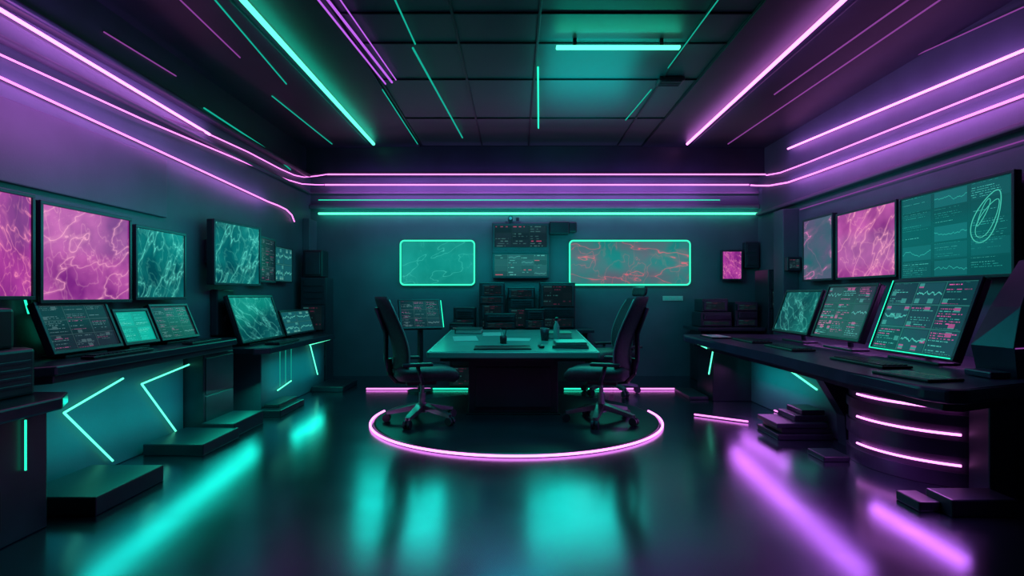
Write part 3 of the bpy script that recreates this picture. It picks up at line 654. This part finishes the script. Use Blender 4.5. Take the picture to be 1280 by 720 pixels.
book('closed dark book with pale pages on the table',tm(.70,.45,-4),.46,.34,.035,M_dark)
book('smaller pale book stacked on the dark book',tm(.70,.47,3,.037),.40,.30,.035,M_tedge)
book('closed dark book at the back of the table',tm(.62,1.35,2),.34,.3,.08,M_dark)
book('thick dark book at the far corner of the table',tm(-.72,1.9,-3),.4,.3,.07,M_dark)
simple('drinking_glass','dark drinking glass on the table','glass',tm(.40,1.05),[('cup',M_grey,lambda m:lathe(m,[(.05,0),(.065,.16),(.058,.16),(.045,.02)]),True),('rim',M_chrome,lambda m:m.tube([(.062*math.cos(t*.3927),.062*math.sin(t*.3927),.162) for t in range(16)],.004,True),True)])
simple('bottle','tall teal-lit bottle on the table','bottle',tm(.56,1.0),[('body',M_tedge,lambda m:lathe(m,[(.04,0),(.042,.02),(.042,.2),(.02,.25),(.018,.28)]),True),('cap',M_black,lambda m:lathe(m,[(.022,.28),(.022,.32)]),False)])
simple('pen_holder','small dark pen holder with pens on the table','pen holder',tm(-.17,.75),[('cup',M_black,lambda m:lathe(m,[(.045,0),(.05,.1),(.044,.1),(.04,.01)]),True),('pen',M_grey,lambda m:(m.cyl((0,0,.02),(.05,0,.22),.006),),False),('pen',M_paper,lambda m:(m.cyl((0,0,.02),(-.04,.02,.2),.006),),False)])
simple('computer_mouse','small dark mouse on the table','mouse',tm(.32,.35,10),[('shell',M_black,lambda m:m.box((0,0,.018),(.07,.12,.034),.015),True),('scroll_wheel',M_grey,lambda m:m.cyl((-.005,.035,.034),(.005,.035,.034),.01),False)])

# ------------------------------------------------------------ chairs (faces +X locally)
def chair(label,M,s=1.22,head=True,group='swivel chairs around the table',bh=.66):
    e=thing('office_chair',label,'chair',M,group)
    S=Matrix.Scale(s,4)
    for k in range(5):
        a=math.radians(72*k+20); ca,sa=math.cos(a),math.sin(a)
        mb=MB(S); A=Vector((ca*.03,sa*.03,.14)); Bv=Vector((ca*.33,sa*.33,.085)); nrm=Vector((-sa,ca,0))
        mb.rings([[A+nrm*.038+Vector((0,0,.03)),A-nrm*.038+Vector((0,0,.03)),A-nrm*.038-Vector((0,0,.025)),A+nrm*.038-Vector((0,0,.025))],
                  [Bv+nrm*.024+Vector((0,0,.014)),Bv-nrm*.024+Vector((0,0,.014)),Bv-nrm*.024-Vector((0,0,.016)),Bv+nrm*.024-Vector((0,0,.016))]])
        fin(mb,'base_leg',M_chrome,e,True)
        mb=MB(S); c=Vector((ca*.33,sa*.33,.037))
        mb.cyl(c+nrm*.032,c+nrm*.008,.037,n=16); mb.cyl(c-nrm*.032,c-nrm*.008,.037,n=16); mb.cyl(c-nrm*.01,c+nrm*.01,.014); mb.cyl(c+Vector((0,0,.02)),c+Vector((0,0,.06)),.01)
        fin(mb,'caster',M_grey,e,True)
    mb=MB(S); mb.cyl((0,0,.09),(0,0,.18),.05,.04); mb.cyl((0,0,.18),(0,0,.27),.033); mb.cyl((0,0,.27),(0,0,.38),.02); fin(mb,'gas_column',M_chrome,e,True,smooth=False)
    mb=MB(S); mb.box((-.02,0,.375),(.28,.2,.05),.012); mb.tube([(-.12,0,.375),(-.24,0,.39),(-.30,0,.46),(-.31,0,.6)],.028); fin(mb,'tilt_mechanism',M_black,e,True)
    mb=MB(S); rs=[]
    for i in range(15):
        t=i/14; x=-.27+.58*t; w=.27*(1-.10*abs(2*t-1)**3)*(1. if 0<t<1 else .82); h=.070 if 0<t<1 else .035
        z=.45-.035*max(0,(t-.72)/.28)**2+.02*max(0,(.2-t)/.2)
        ring=[]
        for j in range(24):
            a=2*math.pi*j/24; c=math.cos(a); q=math.sin(a)
            yy=w*math.copysign(abs(c)**.6,c); zz=z+h*math.copysign(abs(q)**.7,q)+.022*(yy/w)**2
            ring.append((x,yy,zz))
        rs.append(ring)
    mb.rings(rs); fin(mb,'seat',M_fab,e,True,smooth=True)
    mb=MB(S); rs=[]; N=24
    def bx(t): return -.25+.07*math.sin(t*math.pi)*(1-t)-.17*t**1.3
    def bw(t): return (.215+.04*math.sin(t*math.pi))*(1-.25*max(0,(t-.75)/.25)**2)*(1-.15*max(0,(.12-t)/.12))
    for i in range(N+1):
        t=i/N; z=.49+bh*t; w=bw(t); th=(.038-.014*t) if 0<i<N else .016
        ring=[]
        for j in range(24):
            a=2*math.pi*j/24; c=math.cos(a); q=math.sin(a)
            yy=w*math.copysign(abs(c)**.6,c); ring.append((bx(t)+th*math.copysign(abs(q)**.7,q)+.075*(yy/w)**2,yy,z))
        rs.append(ring)
    mb.rings(rs); fin(mb,'backrest',M_fab,e,True,smooth=True)
    mb=MB(S); mb.tube([(-.31,0,.48),(-.335,0,.6),(bx(.5)-.05,0,.49+bh*.5),(bx(.85)-.04,0,.49+bh*.85)],.022); fin(mb,'back_spine',M_grey,e,True,smooth=True)
    for sg in (-1,1):
        mb=MB(S); mb.tube([(bx(i/N)+.079,sg*bw(i/N),.49+bh*i/N) for i in range(1,N)],.008,n=6)
        fin(mb,'rim_light_piping',M_tedge,e,True,smooth=True)  # bright teal edging stands in for a rim light on the backrest
    if head:
        z0=.49+bh+.02; xb=bx(1.)
        mb=MB(S); rs=[]
        for i in range(9):
            t=i/8; z=z0+.12*t; w=.15*(1-.2*abs(2*t-1)**3); th=.035 if 0<i<8 else .018
            rs.append([(xb-.02*t+th*math.sin(2*math.pi*j/20)+.03*(math.cos(2*math.pi*j/20))**2,w*math.copysign(abs(math.cos(2*math.pi*j/20))**.6,math.cos(2*math.pi*j/20)),z) for j in range(20)])
        mb.rings(rs); fin(mb,'headrest',M_fab,e,True,smooth=True)
        mb=MB(S); mb.tube([(bx(.85)-.03,0,.49+bh*.85),(xb-.04,0,z0),(xb-.03,0,z0+.06)],.012); fin(mb,'headrest_stem',M_grey,e,True)
    for sg in (-1,1):
        mb=MB(S); mb.tube([(-.05,sg*.2,.38),(-.05,sg*.30,.40),(-.08,sg*.315,.48),(-.1,sg*.315,.555)],.018)
        fin(mb,'arm_support',M_grey,e,True,smooth=True)
        mb=MB(S); mb.box((-.10,sg*.315,.567),(.27,.07,.03),.012); fin(mb,'armrest',M_dark,e,True,smooth=False)
    return e
chair('black swivel chair on five-star base facing the table',Matrix.Translation((-1.10,6.76,.031))@RZ(20),1.25,False,bh=.68)
chair('black high-back swivel chair pulled up to the table',Matrix.Translation((1.00,6.76,.031))@RZ(160),1.25,False,bh=.68)
chair('black high-back swivel chair with headrest standing behind another',Matrix.Translation((1.45,8.9,.001))@RZ(200),1.3,True,bh=.64)
e=monitor('terminal_screen','dark interface terminal with teal edge on a floor stand',Matrix.Translation((-1.47,8.95,.98))@RZ(22),.66,.50,U_dark2,dep=.06,stand='none',tilt=24,lift=0,cat='terminal')
mb=MB(RX(-24)@Matrix.Translation((.35,0,.25))); mb.box((0,-.03,0),(.012,.012,.46),.003); fin(mb,'light_strip',N_teal,e,True)
mb=MB(); mb.cyl((0,.08,.12),(0,.08,-.95),.045); mb.cyl((0,.08,-.95),(0,.08,-.98),.2,.2,28); fin(mb,'stand',M_black,e,True)
rack('dark low side unit beside the terminal stand',(-1.1,9.5,0),(-.7,9.8,1.05),3,None,'side_unit')

# ------------------------------------------------------------ lights
def area(name,loc,rot,sx,sy,col,pw):
    l=bpy.data.lights.new(name,'AREA'); l.shape='RECTANGLE'; l.size=sx; l.size_y=sy; l.color=col; l.energy=pw
    o=bpy.data.objects.new(name,l); o.location=loc; o.rotation_euler=[math.radians(a) for a in rot]; COL.objects.link(o); return o
def area_line(name,p0,p1,face,h,col,pw,spread=180):
    p0=Vector(p0);p1=Vector(p1); x=(p1-p0).normalized(); f=Vector(face); f=(f-x*f.dot(x)).normalized(); z=-f; y=z.cross(x)
    l=bpy.data.lights.new(name,'AREA'); l.shape='RECTANGLE'; l.size=(p1-p0).length; l.size_y=h; l.color=col; l.energy=pw; l.spread=math.radians(spread)
    o=bpy.data.objects.new(name,l); COL.objects.link(o)
    M=Matrix((x,y,z)).transposed().to_4x4(); M.translation=(p0+p1)/2; o.matrix_world=M; return o
LT=(.0,.75,.68); LP=(.75,.20,.95); LV=(.60,.16,.95); LG=(.0,1.,.60); LF=(.01,1.,.66)
area('ceiling_added_wash',(1.0,7.9,3.75),(180,0,0),1.2,1.6,LT,24)  # unseen upward light added for the teal glow on the ceiling
area('left_wall_added_wash',(-3.1,4.3,3.0),(0,90,0),.3,2.6,LP,17)  # unseen light added to tint the upper left wall purple
area('right_wall_added_wash',(3.8,7.2,3.4),(0,-90,0),.3,4.5,LP,20)  # added purple wash for the right wall, no fixture there
area('end_wall_added_wash',(.3,9.7,2.2),(90,0,0),6.5,.4,LT,32)  # added teal wash brightening the end wall, no fixture there
area('end_wall_added_violet',(.3,10.2,3.45),(90,0,0),6.5,.2,LV,30)  # unseen violet light added for the band high on the end wall
area('left_low_added_wash',(-2.8,7.0,2.2),(0,90,0),.5,4.5,LT,15)  # added teal fill for the lower left wall, source unseen
area('right_low_added_wash',(3.6,7.8,2.2),(0,-90,0),.5,3.0,LT,7)  # added teal fill for the lower right wall, source unseen
area('table_added_fill',(0,8.1,3.3),(0,0,0),1.2,1.6,LT,34)  # unseen overhead fill added to brighten the table top
area('chair_added_fill',(0,6.0,3.7),(0,0,0),2.6,.6,LT,32)  # unseen overhead fill added to bring out the chairs
area('added_blue_ambient',(.3,6.5,4.15),(0,0,0),5,5,(.12,.22,1.),20)  # made-up blue fill supplying ambient light, no such ceiling fixture
def wash(p0,p1,off,col,pw,h=.05): 
    o=Vector(off); area_line('added_neon_glow',Vector(p0)+o,Vector(p1)+o,-o,h,col,pw)  # unseen area light added to strengthen the glow beside a neon tube
wash(L(-10,4),L(262,168),(.14,0,.0),LP,7)
wash(L(-10,90),L(335,252),(.14,0,.0),LP,7)
wash(R(985,186),R(1290,58),(-.14,0,0),LP,7.5)
wash(R(985,228),R(1290,115),(-.14,0,0),LP,8.5)
wash(OC(303,0,ZC-.05),OC(467,180,ZC-.05),(0,0,-.14),LG,7)
wash(OC(1056,0,ZC-.05),OC(859,180,ZC-.05),(0,0,-.14),LP,7)
wash(OC(695,59,ZC-.05),OC(850,59,ZC-.05),(0,-.0,-.18),LG,5.5)
wash(OB(412,238),OB(945,238),(0,-.16,0),LP,11)
wash(OB(400,267),OB(945,267),(0,-.14,0),LG,9)
area_line('added_floor_blob_light',(.25,YB-.3,2.45),(2.3,YB-.3,2.45),(0,-1,-.42),1.2,LF,5.2,75)  # unseen lights added before the end wall for teal reflections on the floor
area_line('added_floor_blob_light',(-2.9,YB-.3,2.45),(-1.35,YB-.3,2.45),(0,-1,-.42),1.2,LF,4.8,75)
area_line('added_floor_streak_light',(-3.24,4.3,.72),(-3.24,7.2,.42),(.4,0,-1),.16,LF,9)  # unseen lights added beside the consoles for coloured streaks on the floor
area_line('added_floor_streak_light',(-2.95,7.6,.40),(-2.95,8.8,.40),(.4,0,-1),.12,LF,3.5)
area_line('added_floor_streak_light',(2.70,4.4,.68),(2.70,7.2,.46),(-.4,0,-1),.14,(.8,.20,1.),9)
area_line('added_floor_streak_light',(3.02,3.85,.30),(3.02,4.9,.30),(-.4,0,-1),.09,(.8,.20,1.),3.)
area_line('added_floor_streak_light',(3.10,6.55,.46),(3.10,7.9,.46),(-.4,0,-1),.12,(.8,.20,1.),3.)
area_line('added_front_glow',(-3.36,4.3,.45),(-3.36,6.1,.45),(-1,0,0),.5,LT,4.)  # unseen lights added to give the console fronts a teal glow
area_line('added_front_glow',(-3.08,7.5,.4),(-3.08,9.5,.4),(-1,0,0),.4,LT,3.)
area_line('added_front_glow',(3.12,6.6,.4),(3.12,8.0,.4),(1,0,0),.3,LT,3.)
area_line('desk_added_wash',(4.30,4.8,1.62),(4.30,8.6,1.62),(-.8,0,-1),.06,LP,12)  # unseen light added for the purple cast on the curved desk top
w=bpy.data.worlds.new('world'); scene.world=w; w.use_nodes=True
w.node_tree.nodes['Background'].inputs[0].default_value=(.02,.04,.07,1); w.node_tree.nodes['Background'].inputs[1].default_value=.1

cam=bpy.data.cameras.new('camera'); co=bpy.data.objects.new('camera',cam); COL.objects.link(co)
cam.sensor_fit='HORIZONTAL'; cam.sensor_width=36; cam.lens=F/1280*36
co.location=(0,0,H); co.rotation_euler=(math.radians(90),0,0)
cam.shift_x=-(CX-640)/1280; cam.shift_y=(CY-360)/1280; cam.clip_start=.05
scene.camera=co
